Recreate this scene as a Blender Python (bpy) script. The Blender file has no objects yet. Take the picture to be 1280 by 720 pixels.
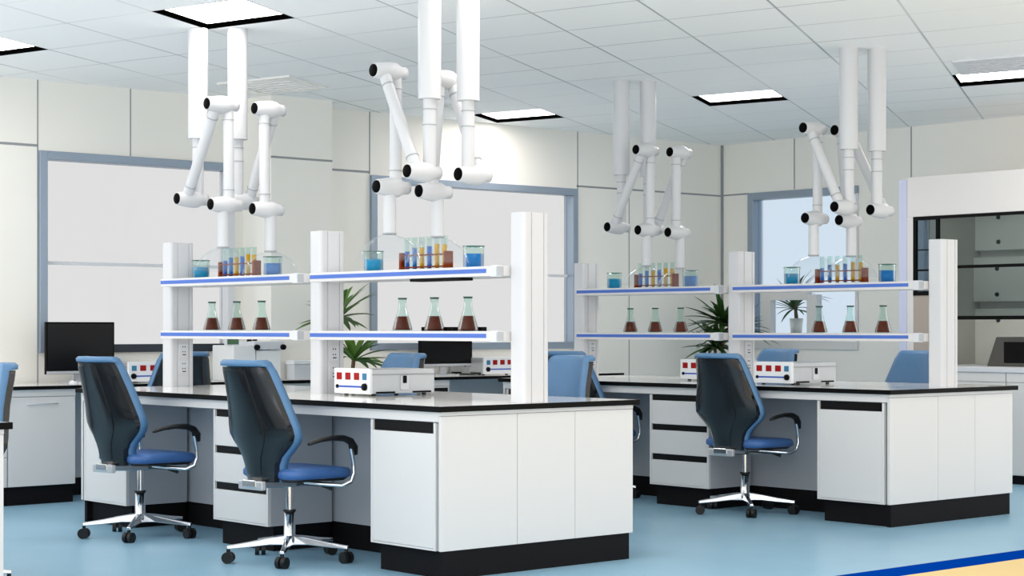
import bpy, bmesh, math, random
from mathutils import Vector, Matrix
C = bpy.context.scene.collection
sc = bpy.context.scene
PI = math.pi

# ------------------------------------------------------------------ survey of the room
F, HOR, TH, HC = 2300.0, 410.0, math.radians(48.87), 1.2325
ct, st = math.cos(TH), math.sin(TH)
def ray(px, py):
    l = (px-640)/F
    return Vector((ct+l*st, st-l*ct, (HOR-py)/F))
def at_x(px, py, X):
    r = ray(px, py); t = X/r.x
    return Vector((X, r.y*t, HC+r.z*t))
def at_y(px, py, Y):
    r = ray(px, py); t = Y/r.y
    return Vector((r.x*t, Y, HC+r.z*t))
def at_z(px, py, z):
    r = ray(px, py); t = (z-HC)/r.z
    return Vector((r.x*t, r.y*t, z))

# ------------------------------------------------------------------ materials
def lin(c):
    return tuple(((v/255)/12.92 if v/255 <= .04045 else ((v/255+.055)/1.055)**2.4) for v in c)
MATS = {}
def mat(name, rgb, rough=.5, metal=0, coat=0, spec=.5, noise=0, nscale=8):
    m = bpy.data.materials.new(name); m.use_nodes = True
    nt = m.node_tree; b = nt.nodes['Principled BSDF']
    c = lin(rgb)+(1,)
    b.inputs['Base Color'].default_value = c
    b.inputs['Roughness'].default_value = rough
    b.inputs['Metallic'].default_value = metal
    b.inputs['Coat Weight'].default_value = coat
    b.inputs['Specular IOR Level'].default_value = spec
    if noise:
        tc = nt.nodes.new('ShaderNodeTexCoord'); n = nt.nodes.new('ShaderNodeTexNoise')
        n.inputs['Scale'].default_value = nscale; n.inputs['Detail'].default_value = 3
        mx = nt.nodes.new('ShaderNodeMix'); mx.data_type = 'RGBA'
        mx.inputs[6].default_value = tuple(v*(1-noise) for v in c[:3])+(1,)
        mx.inputs[7].default_value = tuple(min(1, v*(1+noise)) for v in c[:3])+(1,)
        nt.links.new(tc.outputs['Object'], n.inputs['Vector'])
        nt.links.new(n.outputs['Fac'], mx.inputs[0]); nt.links.new(mx.outputs[2], b.inputs['Base Color'])
    MATS[name] = m
    return m
def glassy(name, rgb, clear=.9, rough=.03, ior=1.4, gloss_mul=1.0):
    """clear glass: see-through with a Fresnel sheen"""
    m = bpy.data.materials.new(name); m.use_nodes = True
    nt = m.node_tree; nt.nodes.clear()
    out = nt.nodes.new('ShaderNodeOutputMaterial')
    tr = nt.nodes.new('ShaderNodeBsdfTransparent'); tr.inputs[0].default_value = lin(rgb)+(1,)
    gl = nt.nodes.new('ShaderNodeBsdfGlossy'); gl.inputs['Roughness'].default_value = rough
    gl.inputs[0].default_value = (.9, .95, .95, 1)
    df = nt.nodes.new('ShaderNodeBsdfDiffuse'); df.inputs[0].default_value = lin(rgb)+(1,)
    fr = nt.nodes.new('ShaderNodeFresnel'); fr.inputs[0].default_value = ior
    mu = nt.nodes.new('ShaderNodeMath'); mu.operation = 'MULTIPLY'; mu.inputs[1].default_value = gloss_mul
    nt.links.new(fr.outputs[0], mu.inputs[0])
    m1 = nt.nodes.new('ShaderNodeMixShader'); m1.inputs[0].default_value = clear
    nt.links.new(df.outputs[0], m1.inputs[1]); nt.links.new(tr.outputs[0], m1.inputs[2])
    m2 = nt.nodes.new('ShaderNodeMixShader')
    nt.links.new(mu.outputs[0], m2.inputs[0]); nt.links.new(m1.outputs[0], m2.inputs[1]); nt.links.new(gl.outputs[0], m2.inputs[2])
    nt.links.new(m2.outputs[0], out.inputs[0])
    MATS[name] = m
    return m
def emis(name, rgb, s):
    m = bpy.data.materials.new(name); m.use_nodes = True
    nt = m.node_tree; nt.nodes.clear()
    out = nt.nodes.new('ShaderNodeOutputMaterial'); e = nt.nodes.new('ShaderNodeEmission')
    e.inputs[0].default_value = lin(rgb)+(1,); e.inputs[1].default_value = s
    nt.links.new(e.outputs[0], out.inputs[0]); MATS[name] = m
    return m

WHITE = mat('white_laminate', (218, 217, 216), .35, coat=.1)
TOPW = mat('white_worktop', (240, 239, 236), .12, coat=.3)
WHITE2 = mat('white_lacquer', (236, 238, 240), .35)
COL = mat('white_column', (210, 211, 214), .4)
BLACK = mat('black_edge', (4, 4, 5), .5, spec=.12)
JET = mat('matt_black_frame', (1, 1, 1), .8, spec=0)
SLOT = mat('black_pull_channel', (6, 6, 7), .5, spec=.2)
PLINTH = mat('dark_plinth', (20, 19, 21), .6, spec=.12)
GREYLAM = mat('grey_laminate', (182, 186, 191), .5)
WALLM = mat('wall_panel', (240, 238, 231), .55, noise=.02, nscale=1.5)
SEAM = mat('panel_joint', (142, 147, 149), .6)
ALU = mat('anodised_frame', (148, 162, 178), .35, metal=.35)
ALUDK = mat('dark_trunking', (34, 44, 56), .4)
CHROME = mat('chrome', (226, 229, 233), .12, metal=1)
SHELL = mat('black_plastic_shell', (20, 22, 25), .22, coat=.4)
RUBBER = mat('black_rubber', (12, 12, 13), .5)
BLUE = mat('blue_upholstery', (86, 128, 168), .42, noise=.06, nscale=30)
SEATBLUE = mat('blue_seat_upholstery', (62, 104, 164), .45, noise=.06, nscale=30)
STRIP = mat('blue_shelf_strip', (66, 108, 196), .4)
ARMW = mat('white_arm_tube', (202, 204, 207), .4, coat=.1)
CAPB = mat('black_joint_cap', (2, 2, 2), .6, spec=.05)
RING = mat('grey_ring', (160, 165, 170), .4)
STEEL = mat('brushed_steel', (196, 199, 201), .38, metal=.35, noise=.05, nscale=20)
RED = mat('red_display', (156, 14, 16), .4, spec=.2)
CYAN = mat('blue_knob', (50, 120, 160), .3)
SLIDE = mat('blue_slider_track', (40, 84, 190), .4)
SCREEN = mat('monitor_screen', (5, 5, 7), .25, spec=.25)
DKGREY = mat('dark_grey_housing', (92, 90, 86), .5)
SILVER = mat('silver_trim', (205, 207, 210), .3, metal=.5)
GREENLCD = mat('green_display', (70, 110, 80), .3)
LEAF = mat('leaf_green', (84, 124, 40), .45, noise=.5, nscale=9)
LEAFDK = mat('leaf_dark_green', (44, 78, 30), .45, noise=.5, nscale=9)
STEM = mat('bark', (92, 72, 50), .8, noise=.3)
POT = mat('cream_ceramic', (222, 218, 206), .35)
SOIL = mat('soil', (46, 34, 26), .9, noise=.4, nscale=40)
WOOD = mat('red_brown_wood', (112, 42, 8), .6, spec=.1, noise=.25, nscale=25)
LAV = mat('lavender_post', (198, 204, 228), .45)
HOODIN = mat('hood_liner', (182, 182, 176), .45, noise=.05, nscale=4)
HOODBACK = mat('hood_baffle', (238, 238, 230), .4, noise=.05, nscale=4)
BEIGE = mat('taupe_panel', (168, 158, 148), .5)
PAPER = mat('pale_grey_plastic', (214, 217, 222), .5)
GLASS = glassy('clear_glass', (232, 245, 241), .985, ior=1.35, gloss_mul=.4)
GLASSRIM = glassy('glass_rim', (120, 160, 150), .75)
PANE = glassy('window_glass', (225, 225, 225), 1.0, ior=1.15)
PANEBLUE = glassy('blue_tinted_glass', (218, 226, 233), 1.0, ior=1.2)
DOME = glassy('clear_acrylic', (247, 249, 250), .95, ior=1.06, gloss_mul=.2)
SASHG = glassy('sash_glass', (214, 220, 222), 1.0, ior=1.2)
L_BLUE = glassy('blue_solution', (0, 116, 200), .15, gloss_mul=.5)
L_TEAL = glassy('teal_solution', (0, 140, 196), .15, gloss_mul=.5)
L_DKBLUE = glassy('deep_blue_solution', (0, 96, 196), .1, gloss_mul=.5)
L_GOLD = glassy('gold_solution', (228, 160, 4), .1, gloss_mul=.5)
L_AMBER = glassy('amber_solution', (104, 30, 4), .12, gloss_mul=.2)
DIFF = emis('light_diffuser', (255, 246, 240), 13)

HOODFILL = emis('hood_fill_glow', (255, 250, 240), 9)  # glow for the fill strip added inside the fume hood

# floor: blue sheet, dark blue line, sand coloured strip (bands laid along the room)
def floor_mat():
    m = bpy.data.materials.new('sheet_flooring'); m.use_nodes = True
    nt = m.node_tree; b = nt.nodes['Principled BSDF']
    b.inputs['Roughness'].default_value = .28; b.inputs['Specular IOR Level'].default_value = .06
    tc = nt.nodes.new('ShaderNodeTexCoord'); sx = nt.nodes.new('ShaderNodeSeparateXYZ')
    nt.links.new(tc.outputs['Object'], sx.inputs[0])
    n = nt.nodes.new('ShaderNodeTexNoise'); n.inputs['Scale'].default_value = 3.0; n.inputs['Detail'].default_value = 6
    nt.links.new(tc.outputs['Object'], n.inputs['Vector'])
    mb = nt.nodes.new('ShaderNodeMix'); mb.data_type = 'RGBA'
    mb.inputs[6].default_value = lin((138, 180, 204))+(1,); mb.inputs[7].default_value = lin((150, 190, 212))+(1,)
    nt.links.new(n.outputs['Fac'], mb.inputs[0])
    g1 = nt.nodes.new('ShaderNodeMath'); g1.operation = 'LESS_THAN'; g1.inputs[1].default_value = 5.835
    g2 = nt.nodes.new('ShaderNodeMath'); g2.operation = 'LESS_THAN'; g2.inputs[1].default_value = 5.615
    nt.links.new(sx.outputs['Y'], g1.inputs[0]); nt.links.new(sx.outputs['Y'], g2.inputs[0])
    m1 = nt.nodes.new('ShaderNodeMix'); m1.data_type = 'RGBA'; m1.inputs[7].default_value = lin((0, 58, 152))+(1,)
    m2 = nt.nodes.new('ShaderNodeMix'); m2.data_type = 'RGBA'; m2.inputs[7].default_value = lin((222, 198, 146))+(1,)
    nt.links.new(mb.outputs[2], m1.inputs[6]); nt.links.new(g1.outputs[0], m1.inputs[0])
    nt.links.new(m1.outputs[2], m2.inputs[6]); nt.links.new(g2.outputs[0], m2.inputs[0])
    nt.links.new(m2.outputs[2], b.inputs['Base Color'])
    sp = nt.nodes.new('ShaderNodeMapRange'); sp.inputs[3].default_value = .10; sp.inputs[4].default_value = 0   # the painted line and strip are matt
    nt.links.new(g1.outputs[0], sp.inputs[0]); nt.links.new(sp.outputs[0], b.inputs['Specular IOR Level'])
    return m
FLOOR = floor_mat()

# ceiling lattice
AA, BA = math.radians(30.2), math.radians(-76.0)
NA = (-math.sin(AA), math.cos(AA)); NB = (-math.sin(BA), math.cos(BA))
SA, SB, A0, B0 = .682, .645, 2.60, 12.62
def lat(b, a):
    det = NB[0]*NA[1]-NB[1]*NA[0]
    return ((b*NA[1]-NB[1]*a)/det, (NB[0]*a-b*NA[0])/det)
def ceil_mat():
    m = bpy.data.materials.new('ceiling_tiles'); m.use_nodes = True
    nt = m.node_tree; bs = nt.nodes['Principled BSDF']; bs.inputs['Roughness'].default_value = .6
    tc = nt.nodes.new('ShaderNodeTexCoord')
    def line(nrm, off, sp, half):
        d = nt.nodes.new('ShaderNodeVectorMath'); d.operation = 'DOT_PRODUCT'; d.inputs[1].default_value = (nrm[0], nrm[1], 0)
        nt.links.new(tc.outputs['Object'], d.inputs[0])
        s = nt.nodes.new('ShaderNodeMath'); s.operation = 'SUBTRACT'; s.inputs[1].default_value = off-sp*200
        nt.links.new(d.outputs['Value'], s.inputs[0])
        q = nt.nodes.new('ShaderNodeMath'); q.operation = 'PINGPONG'; q.inputs[1].default_value = sp/2
        nt.links.new(s.outputs[0], q.inputs[0])
        l = nt.nodes.new('ShaderNodeMath'); l.operation = 'LESS_THAN'; l.inputs[1].default_value = half
        nt.links.new(q.outputs[0], l.inputs[0])
        return l
    la = line(NA, A0, SA, .0075); lb = line(NB, B0, SB, .0085)
    n = nt.nodes.new('ShaderNodeTexNoise'); n.inputs['Scale'].default_value = .55
    nt.links.new(tc.outputs['Object'], n.inputs['Vector'])
    rp = nt.nodes.new('ShaderNodeMapRange'); rp.inputs[1].default_value = .35; rp.inputs[2].default_value = .65
    nt.links.new(n.outputs['Fac'], rp.inputs[0])
    wa = nt.nodes.new('ShaderNodeMath'); wa.operation = 'MULTIPLY'
    wa2 = nt.nodes.new('ShaderNodeMapRange'); wa2.inputs[3].default_value = .35; wa2.inputs[4].default_value = 1.0
    nt.links.new(rp.outputs[0], wa2.inputs[0])
    nt.links.new(la.outputs[0], wa.inputs[0]); nt.links.new(wa2.outputs[0], wa.inputs[1])
    wb = nt.nodes.new('ShaderNodeMath'); wb.operation = 'MULTIPLY'
    wb2 = nt.nodes.new('ShaderNodeMapRange'); wb2.inputs[3].default_value = .15; wb2.inputs[4].default_value = .75
    nt.links.new(rp.outputs[0], wb2.inputs[0])
    nt.links.new(lb.outputs[0], wb.inputs[0]); nt.links.new(wb2.outputs[0], wb.inputs[1])
    mx = nt.nodes.new('ShaderNodeMath'); mx.operation = 'MAXIMUM'
    nt.links.new(wa.outputs[0], mx.inputs[0]); nt.links.new(wb.outputs[0], mx.inputs[1])
    c = nt.nodes.new('ShaderNodeMix'); c.data_type = 'RGBA'
    c.inputs[6].default_value = lin((249, 251, 252))+(1,); c.inputs[7].default_value = lin((170, 177, 182))+(1,)
    nt.links.new(mx.outputs[0], c.inputs[0]); nt.links.new(c.outputs[2], bs.inputs['Base Color'])
    return m
CEIL = ceil_mat()

# ------------------------------------------------------------------ mesh helper
class MB:
    def __init__(s): s.v = []; s.f = []; s.sm = []
    def add(s, vs, fs, smooth=False):
        k = len(s.v); s.v += [tuple(v) for v in vs]
        s.f += [tuple(i+k for i in f) for f in fs]; s.sm += [smooth]*len(fs)
        return s
    def box(s, x0, x1, y0, y1, z0, z1):
        x0, x1 = sorted((x0, x1)); y0, y1 = sorted((y0, y1)); z0, z1 = sorted((z0, z1))
        return s.add([(x0, y0, z0), (x1, y0, z0), (x1, y1, z0), (x0, y1, z0), (x0, y0, z1), (x1, y0, z1), (x1, y1, z1), (x0, y1, z1)],
                     [(3, 2, 1, 0), (4, 5, 6, 7), (0, 1, 5, 4), (1, 2, 6, 5), (2, 3, 7, 6), (3, 0, 4, 7)])
    def tube(s, pts, r, n=14, caps=True):
        pts = [Vector(p) for p in pts]; rs = r if isinstance(r, (list, tuple)) else [r]*len(pts)
        vs = []; fs = []; ref = None
        for i, p in enumerate(pts):
            d = (pts[min(i+1, len(pts)-1)]-pts[max(i-1, 0)]).normalized()
            if ref is None:
                ref = d.cross(Vector((0, 0, 1)) if abs(d.z) < .9 else Vector((0, 1, 0))).normalized()
            ref = (ref-d*ref.dot(d)).normalized(); w = d.cross(ref)
            for k in range(n):
                a = 2*PI*k/n; vs.append(p+(ref*math.cos(a)+w*math.sin(a))*rs[i])
        for i in range(len(pts)-1):
            for k in range(n):
                fs.append((i*n+k, i*n+(k+1) % n, (i+1)*n+(k+1) % n, (i+1)*n+k))
        s.add(vs, fs, True)
        if caps:
            m = len(pts)-1
            s.add(vs[:n], [tuple(range(n-1, -1, -1))]); s.add(vs[m*n:], [tuple(range(n))])
        return s
    def lathe(s, prof, n=24, o=(0, 0, 0), axis='z', caps=True):
        vs = []; fs = []; o = Vector(o)
        for r, h in prof:
            for k in range(n):
                a = 2*PI*k/n; c, q = r*math.cos(a), r*math.sin(a)
                vs.append(o+(Vector((c, q, h)) if axis == 'z' else Vector((h, c, q)) if axis == 'x' else Vector((q, h, c))))
        for i in range(len(prof)-1):
            for k in range(n):
                fs.append((i*n+k, i*n+(k+1) % n, (i+1)*n+(k+1) % n, (i+1)*n+k))
        s.add(vs, fs, True)
        if caps:
            m = len(prof)-1
            if prof[0][0] > 1e-4: s.add(vs[:n], [tuple(range(n-1, -1, -1))])
            if prof[-1][0] > 1e-4: s.add(vs[m*n:], [tuple(range(n))])
        return s
    def prism(s, poly, a, b, axis='z'):
        n = len(poly)
        def P(u, v, h): return (u, v, h) if axis == 'z' else (h, u, v) if axis == 'x' else (u, h, v)
        vs = [P(u, v, a) for u, v in poly]+[P(u, v, b) for u, v in poly]
        fs = [(i, (i+1) % n, n+(i+1) % n, n+i) for i in range(n)]+[tuple(range(n-1, -1, -1)), tuple(range(n, 2*n))]
        return s.add(vs, fs)
    def build(s, name, m, parent=None, bevel=0, seg=2, loc=None):
        me = bpy.data.meshes.new(name); me.from_pydata(s.v, [], s.f); me.update()
        bm = bmesh.new(); bm.from_mesh(me); bmesh.ops.recalc_face_normals(bm, faces=bm.faces); bm.to_mesh(me); bm.free()
        for p, q in zip(me.polygons, s.sm): p.use_smooth = q
        me.materials.append(m)
        o = bpy.data.objects.new(name, me); C.objects.link(o)
        if parent: o.parent = parent
        if loc: o.location = loc
        if bevel:
            md = o.modifiers.new('bevel', 'BEVEL'); md.width = bevel; md.segments = seg; md.limit_method = 'ANGLE'; md.angle_limit = .7
        return o
def box(*a): return MB().box(*a)
def thing(name, label, cat, loc=(0, 0, 0), rz=0, group=None):
    o = bpy.data.objects.new(name, None); C.objects.link(o); o.empty_display_size = .1
    o.location = loc; o.rotation_euler = (0, 0, rz)
    return tag(o, label, cat, group)
def tag(o, label, cat, group=None):
    o['label'] = label; o['category'] = cat
    if group: o['group'] = group
    elif 'group' in o: del o['group']
    return o
def struct(o): o['kind'] = 'structure'; return o
def kids(o): return KID.get(o.name, [])
KID = {}
def reg():
    KID.clear()
    for o in bpy.data.objects:
        if o.parent: KID.setdefault(o.parent.name, []).append(o)
def copy_tree(o, parent=None):
    c = o.copy(); C.objects.link(c)
    if parent: c.parent = parent
    for ch in kids(o): copy_tree(ch, c)
    return c
def dup(o, label, loc, rz=0):
    c = copy_tree(o); c.location = loc; c.rotation_euler = (0, 0, rz); c['label'] = label
    return c

# ------------------------------------------------------------------ room shell
WY, RX, CZ = 12.4, 13.6, 3.045
struct(box(1.9, RX+.2, 3.0, WY+.2, -.08, 0).build('floor', FLOOR))
W1 = (6.235, 7.90, 1.05, 2.53); W2 = (9.245, 11.615, 1.045, 2.515)   # x0, x1, z0, z1
wb = MB()
for x0, x1 in ((2.5, W1[0]), (W1[1], W2[0]), (W2[1], RX+.2)): wb.box(x0, x1, WY, WY+.2, 0, CZ+.1)
for w in (W1, W2):
    wb.box(w[0], w[1], WY, WY+.2, 0, w[2]); wb.box(w[0], w[1], WY, WY+.2, w[3], CZ+.1)
struct(wb.build('wall_back', WALLM))
struct(box(7.995, 8.575, 12.0, WY, 0, CZ).build('trim_pillar', WALLM))
W3 = (10.70, 12.04, 1.03, 2.55)                                   # y0, y1, z0, z1 in the right wall
wr = MB()
wr.box(RX, RX+.2, 7.2, W3[0], 0, CZ+.1); wr.box(RX, RX+.2, W3[1], WY, 0, CZ+.1)
wr.box(RX, RX+.2, W3[0], W3[1], 0, W3[2]); wr.box(RX, RX+.2, W3[0], W3[1], W3[3], CZ+.1)
struct(wr.build('wall_right', WALLM))
# panel joints
k = 0
def joint(*a):
    global k; k += 1
    struct(box(*a).build('trim_%d' % k, SEAM))
for x, z0, z1 in ((6.229, .83, CZ), (6.991, 2.535, CZ), (9.244, 2.52, CZ), (11.633, 0, CZ), (12.30, 0, 2.56)):
    joint(x-.0045, x+.0045, WY-.003, WY+.01, z0, z1)
joint(2.5, 6.23, WY-.003, WY+.01, 2.556, 2.574); joint(8.58, 9.245, WY-.003, WY+.01, 2.53, 2.548); joint(11.62, RX, WY-.003, WY+.01, 2.535, 2.551)
joint(7.995, 8.575, 11.997, 12.01, 2.556, 2.572)
for y, z0, z1 in ((11.47, 2.56, CZ), (10.11, 0, CZ)): joint(RX-.003, RX+.01, y-.006, y+.006, z0, z1)
joint(RX-.003, RX+.01, 12.04, WY, 2.54, 2.555)
joint(RX-.02, RX, WY-.02, WY, 0, CZ)
# windows: frame, glass, transom
def window_y(name, w, bottom):
    x0, x1, z0, z1 = w; f = .062
    r = struct(bpy.data.objects.new(name, None)); C.objects.link(r)
    m = MB(); m.box(x0, x0+f, WY-.03, WY+.1, z0, z1).box(x0+f, x1, WY-.03, WY+.1, z1-f, z1)
    if bottom is ALU: m.box(x1-f, x1, WY-.03, WY+.1, z0, z1-f)
    else: box(x1-f, x1, WY-.03, WY+.1, z0, z1-f).build('white_stile', PAPER, r, .004)
    m.build('window_frame', ALU, r, .004)
    box(x0+f, x1-f, WY-.03, WY+.1, z0, z0+.06).build('bottom_rail', bottom, r, .003)
    box(x0+f, x1-f, WY+.05, WY+.075, 1.70, 1.725).build('transom', PAPER, r)
    box(x0+f, x1-f, WY+.055, WY+.065, z0+.06, z1-f).build('window_pane', PANE, r)
    return r
window_y('window_1', W1, ALUDK); window_y('window_2', W2, ALU)
r = struct(bpy.data.objects.new('window_3', None)); C.objects.link(r)
y0, y1, z0, z1 = W3; f = .07
m = MB(); m.box(RX-.03, RX+.1, y1-f, y1, z0, z1).box(RX-.03, RX+.1, y0, y1-f, z1-f, z1)
m.build('window_frame', ALU, r, .004)
m = MB(); m.box(RX-.02, RX+.1, y0, y0+.03, z0, z1-f).box(RX-.02, RX+.1, y0+.03, y1-f, z0, z0+.08).box(RX, RX+.08, 11.20, 11.32, z0+.08, 1.55).box(RX, RX+.08, 11.77, 11.9, z0+.08, 1.62).box(RX, RX+.08, 11.32, 11.77, 1.50, 1.60)
m.build('mullion', WHITE, r, .003)
box(RX+.05, RX+.06, y0+.03, y1-f, z0+.08, z1-f).build('window_pane', PANEBLUE, r)

# ceiling with recessed lights set in its lattice
lights = []
for bi in range(-30, 12):
    for ai in range(-22, 22):
        if (bi % 8 == 0) and (ai % 3 == 0): lights.append((bi, ai))
LS = set(lights)
bm = bmesh.new(); vc = {}
def lv(b, a):
    if (b, a) not in vc:
        x, y = lat(B0+SB*b, A0+SA*a); vc[(b, a)] = bm.verts.new((x, y, CZ))
    return vc[(b, a)]
for bi in range(-32, 14):
    for ai in range(-24, 24):
        if (bi, ai) in LS: continue
        bm.faces.new((lv(bi, ai), lv(bi+1, ai), lv(bi+1, ai+1), lv(bi, ai+1)))
for co, no in (((RX, 0, 0), (1, 0, 0)), ((0, WY, 0), (0, 1, 0)), ((2.5, 0, 0), (-1, 0, 0)), ((0, 3.0, 0), (0, -1, 0))):
    bmesh.ops.bisect_plane(bm, geom=bm.verts[:]+bm.edges[:]+bm.faces[:], plane_co=co, plane_no=no, clear_outer=True)
me = bpy.data.meshes.new('ceiling'); bm.to_mesh(me); bm.free(); me.materials.append(CEIL)
struct_c = bpy.data.objects.new('ceiling', me); C.objects.link(struct_c); struct(struct_c)
LNAME = {(0, 0): 'recessed square ceiling light nearest the rear island arms',
         (0, 3): 'recessed square ceiling light by the window wall, behind the front island poles',
         (-8, 3): 'recessed square ceiling light above the far front island arms',
         (0, -3): 'recessed ceiling light cut by the right edge, next to the air vent',
         (-8, 6): 'recessed ceiling light cut by the left edge of the view'}
for bi, ai in lights:
    cs = [lat(B0+SB*(bi+i), A0+SA*(ai+j)) for i, j in ((0, 0), (1, 0), (1, 1), (0, 1))]
    if not all(2.6 < x < RX-.05 and 3.1 < y < WY-.05 for x, y in cs): continue
    cx = sum(c[0] for c in cs)/4; cy = sum(c[1] for c in cs)/4
    t = thing('ceiling_light', LNAME.get((bi, ai), 'recessed square ceiling light outside the view'), 'ceiling light', (cx, cy, CZ), 0, 'recessed ceiling lights')
    q = [Vector((x-cx, y-cy, 0)) for x, y in cs]; h = .036
    vs = [p for p in q]+[p+Vector((0, 0, h)) for p in q]+[p*.975+Vector((0, 0, 0)) for p in q]+[p*.975+Vector((0, 0, h)) for p in q]
    fs = [(i, (i+1) % 4, 4+(i+1) % 4, 4+i) for i in range(4)]+[(8+i, 8+(i+1) % 4, 12+(i+1) % 4, 12+i) for i in range(4)]
    fs += [(i, (i+1) % 4, 8+(i+1) % 4, 8+i) for i in range(4)]+[(4+i, 4+(i+1) % 4, 12+(i+1) % 4, 12+i) for i in range(4)]
    MB().add(vs, fs).build('frame', JET, t)
    MB().prism([(p.x*.974, p.y*.974) for p in q], h-.004, h).build('diffuser', DIFF, t)
# air vents lying in the ceiling lattice
def vent(b0, b1, a0, a1, label, back_m, front_m):
    cs = [Vector(lat(B0+SB*i, A0+SA*j)+(0,)) for i, j in ((b0, a0), (b1, a0), (b1, a1), (b0, a1))]
    c0 = sum(cs, Vector())/4
    t = thing('air_vent', label, 'vent', (c0.x, c0.y, CZ), 0)
    q = [p-c0 for p in cs]
    def quad(u0, u1, v0, v1, z0, z1, m, name):
        P = lambda u, v: q[0]*(1-u)*(1-v)+q[1]*u*(1-v)+q[2]*u*v+q[3]*(1-u)*v
        MB().prism([(P(u, v).x, P(u, v).y) for u, v in ((u0, v0), (u1, v0), (u1, v1), (u0, v1))], z0, z1).build(name, m, t)
    for u0, u1, v0, v1 in ((0, .12, 0, 1), (.88, 1, 0, 1), (.12, .88, 0, .12), (.12, .88, .88, 1)):
        quad(u0, u1, v0, v1, -.012, 0, front_m, 'frame')
    for i in range(5): quad(.16+.15*i, .22+.15*i, .12, .88, -.010, -.002, front_m, 'slat')
    quad(.12, .88, .12, .88, -.002, 0, back_m, 'backing')
vent(-1.05, -.05, -3.1, -2.1, 'square air vent in the ceiling at the right edge beside a light', GREYLAM, PAPER)
vent(-4.2, -3.2, 4.6, 5.6, 'faint air vent in the ceiling above the left window', PAPER, TOPW)

# ------------------------------------------------------------------ benches
BL = 3.645                   # bench length
BW = 1.319
def cabinet(name_lbl, cat_group, x0, y0, w, face, drawers, side_near=True):
    """base cabinet: face = -1 opens towards -x, +1 towards +x ; x0 = front plane"""
    label = name_lbl
    t = thing('base_cabinet', label, 'cabinet', (x0, y0+w/2, 0), 0 if face < 0 else PI, cat_group)
    h = w/2; D = .43
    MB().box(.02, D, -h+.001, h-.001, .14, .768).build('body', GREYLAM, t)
    e = MB(); e.box(0, .02, -h, -h+.016, .14, .768).box(0, .02, h-.016, h, .14, .768).box(0, .02, -h+.016, h-.016, .14, .15).build('front_frame', WHITE, t)
    n = 3 if drawers else 1; z0, z1 = .15, .77; p = (z1-z0)/n
    for i in range(n):
        a, b = z0+i*p, z0+(i+1)*p; sl = .042 if drawers else .056
        d = box(.0, .018, -h+.0168, h-.0168, a+.001, b-sl).build('drawer_front' if drawers else 'door', WHITE, t, .002)
        box(.012, .02, -h+.0168, h-.0168, b-sl, b-.002).build('pull_channel', SLOT, d)
    box(.05, D, -h+.02, h-.02, 0, .14).build('plinth', PLINTH, t)
    return t
def bench(nm, x0, y0, length=BL, cabs=True):
    x1 = x0+BW; y1 = y0+length
    t = thing('worktop', 'long white worktop with a black edge on the %s' % nm, 'worktop', (x0+BW/2, y0+length/2, .85))
    hx, hy = BW/2+.026, length/2+.026
    box(-hx+.004, hx-.004, -hy+.004, hy-.004, -.021, -.0005).build('top_sheet', TOPW, t, .001)
    m = MB(); m.box(-hx, -hx+.004, -hy, hy, -.028, 0).box(hx-.004, hx, -hy, hy, -.028, 0)
    m.box(-hx+.004, hx-.004, -hy, -hy+.004, -.028, 0).box(-hx+.004, hx-.004, hy-.004, hy, -.028, 0)
    m.build('edge_band', BLACK, t)
    m = MB(); ox, oyy = -BW/2, -length/2
    m.box(ox, ox+.02, oyy+.02, -oyy-.02, -.078, -.022).box(-ox-.02, -ox, oyy+.02, -oyy-.02, -.078, -.022).box(ox, -ox, oyy, oyy+.02, -.048, -.022).box(ox, -ox, -oyy-.02, -oyy, -.048, -.022)
    m.build('apron', WHITE, t)
    t = thing('bench_spine', 'grey panelled spine closing the kneeholes under the %s' % nm, 'bench spine', (x0+BW/2, y0+length/2, 0))
    hx = BW/2-.452; hy = length/2-.042
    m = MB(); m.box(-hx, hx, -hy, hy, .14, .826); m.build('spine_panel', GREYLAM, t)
    box(-hx, hx, -hy, hy, 0, .14).build('plinth', PLINTH, t)
    for yy, sg, pos in ((y0, 1, 'near'), (y1, -1, 'far')):
        t = thing('end_panel', 'white three-board end panel closing the %s end of the %s' % (pos, nm), 'end panel', (x0, yy, 0))
        cuts = (0, .497, .896, BW)
        for a, b in zip(cuts, cuts[1:]):
            box(a+.0015, b-.0015, 0, sg*.02, .14, .80).build('board', WHITE, t, .0015)
        box(.022, BW-.022, sg*.0205, sg*.04, 0, .14).build('plinth', PLINTH, t)
        box(.022, BW-.022, sg*.008, sg*.0205, .0, .139).build('plinth_face', PLINTH, t)
    g = 'cabinets under the %s' % nm
    for face, xx, side in (((1, x1, 'right side'),) if nm == N0 else ((-1, x0, 'left side'), (1, x1, 'right side'))):
        for a, b, dr, pos in ((.042, .57, False, 'at the near end'), (1.511, 2.07, True, 'in the middle'), (3.07, length-.042, False, 'at the far end')):
            lb = ('white three-drawer cabinet ' if dr else 'white one-door cabinet ')+pos+', '+side+' of the '+nm
            cabinet(lb, g, xx, y0+a, b-a, face, dr)
X1, Y1, X2, Y2 = 5.638, 6.983, 9.213, 7.011
N1, N2, N0 = 'front island', 'rear island', 'island at the left edge'
bench(N1, X1, Y1); bench(N2, X2, Y2); bench(N0, X1-3.597, Y1)

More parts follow.
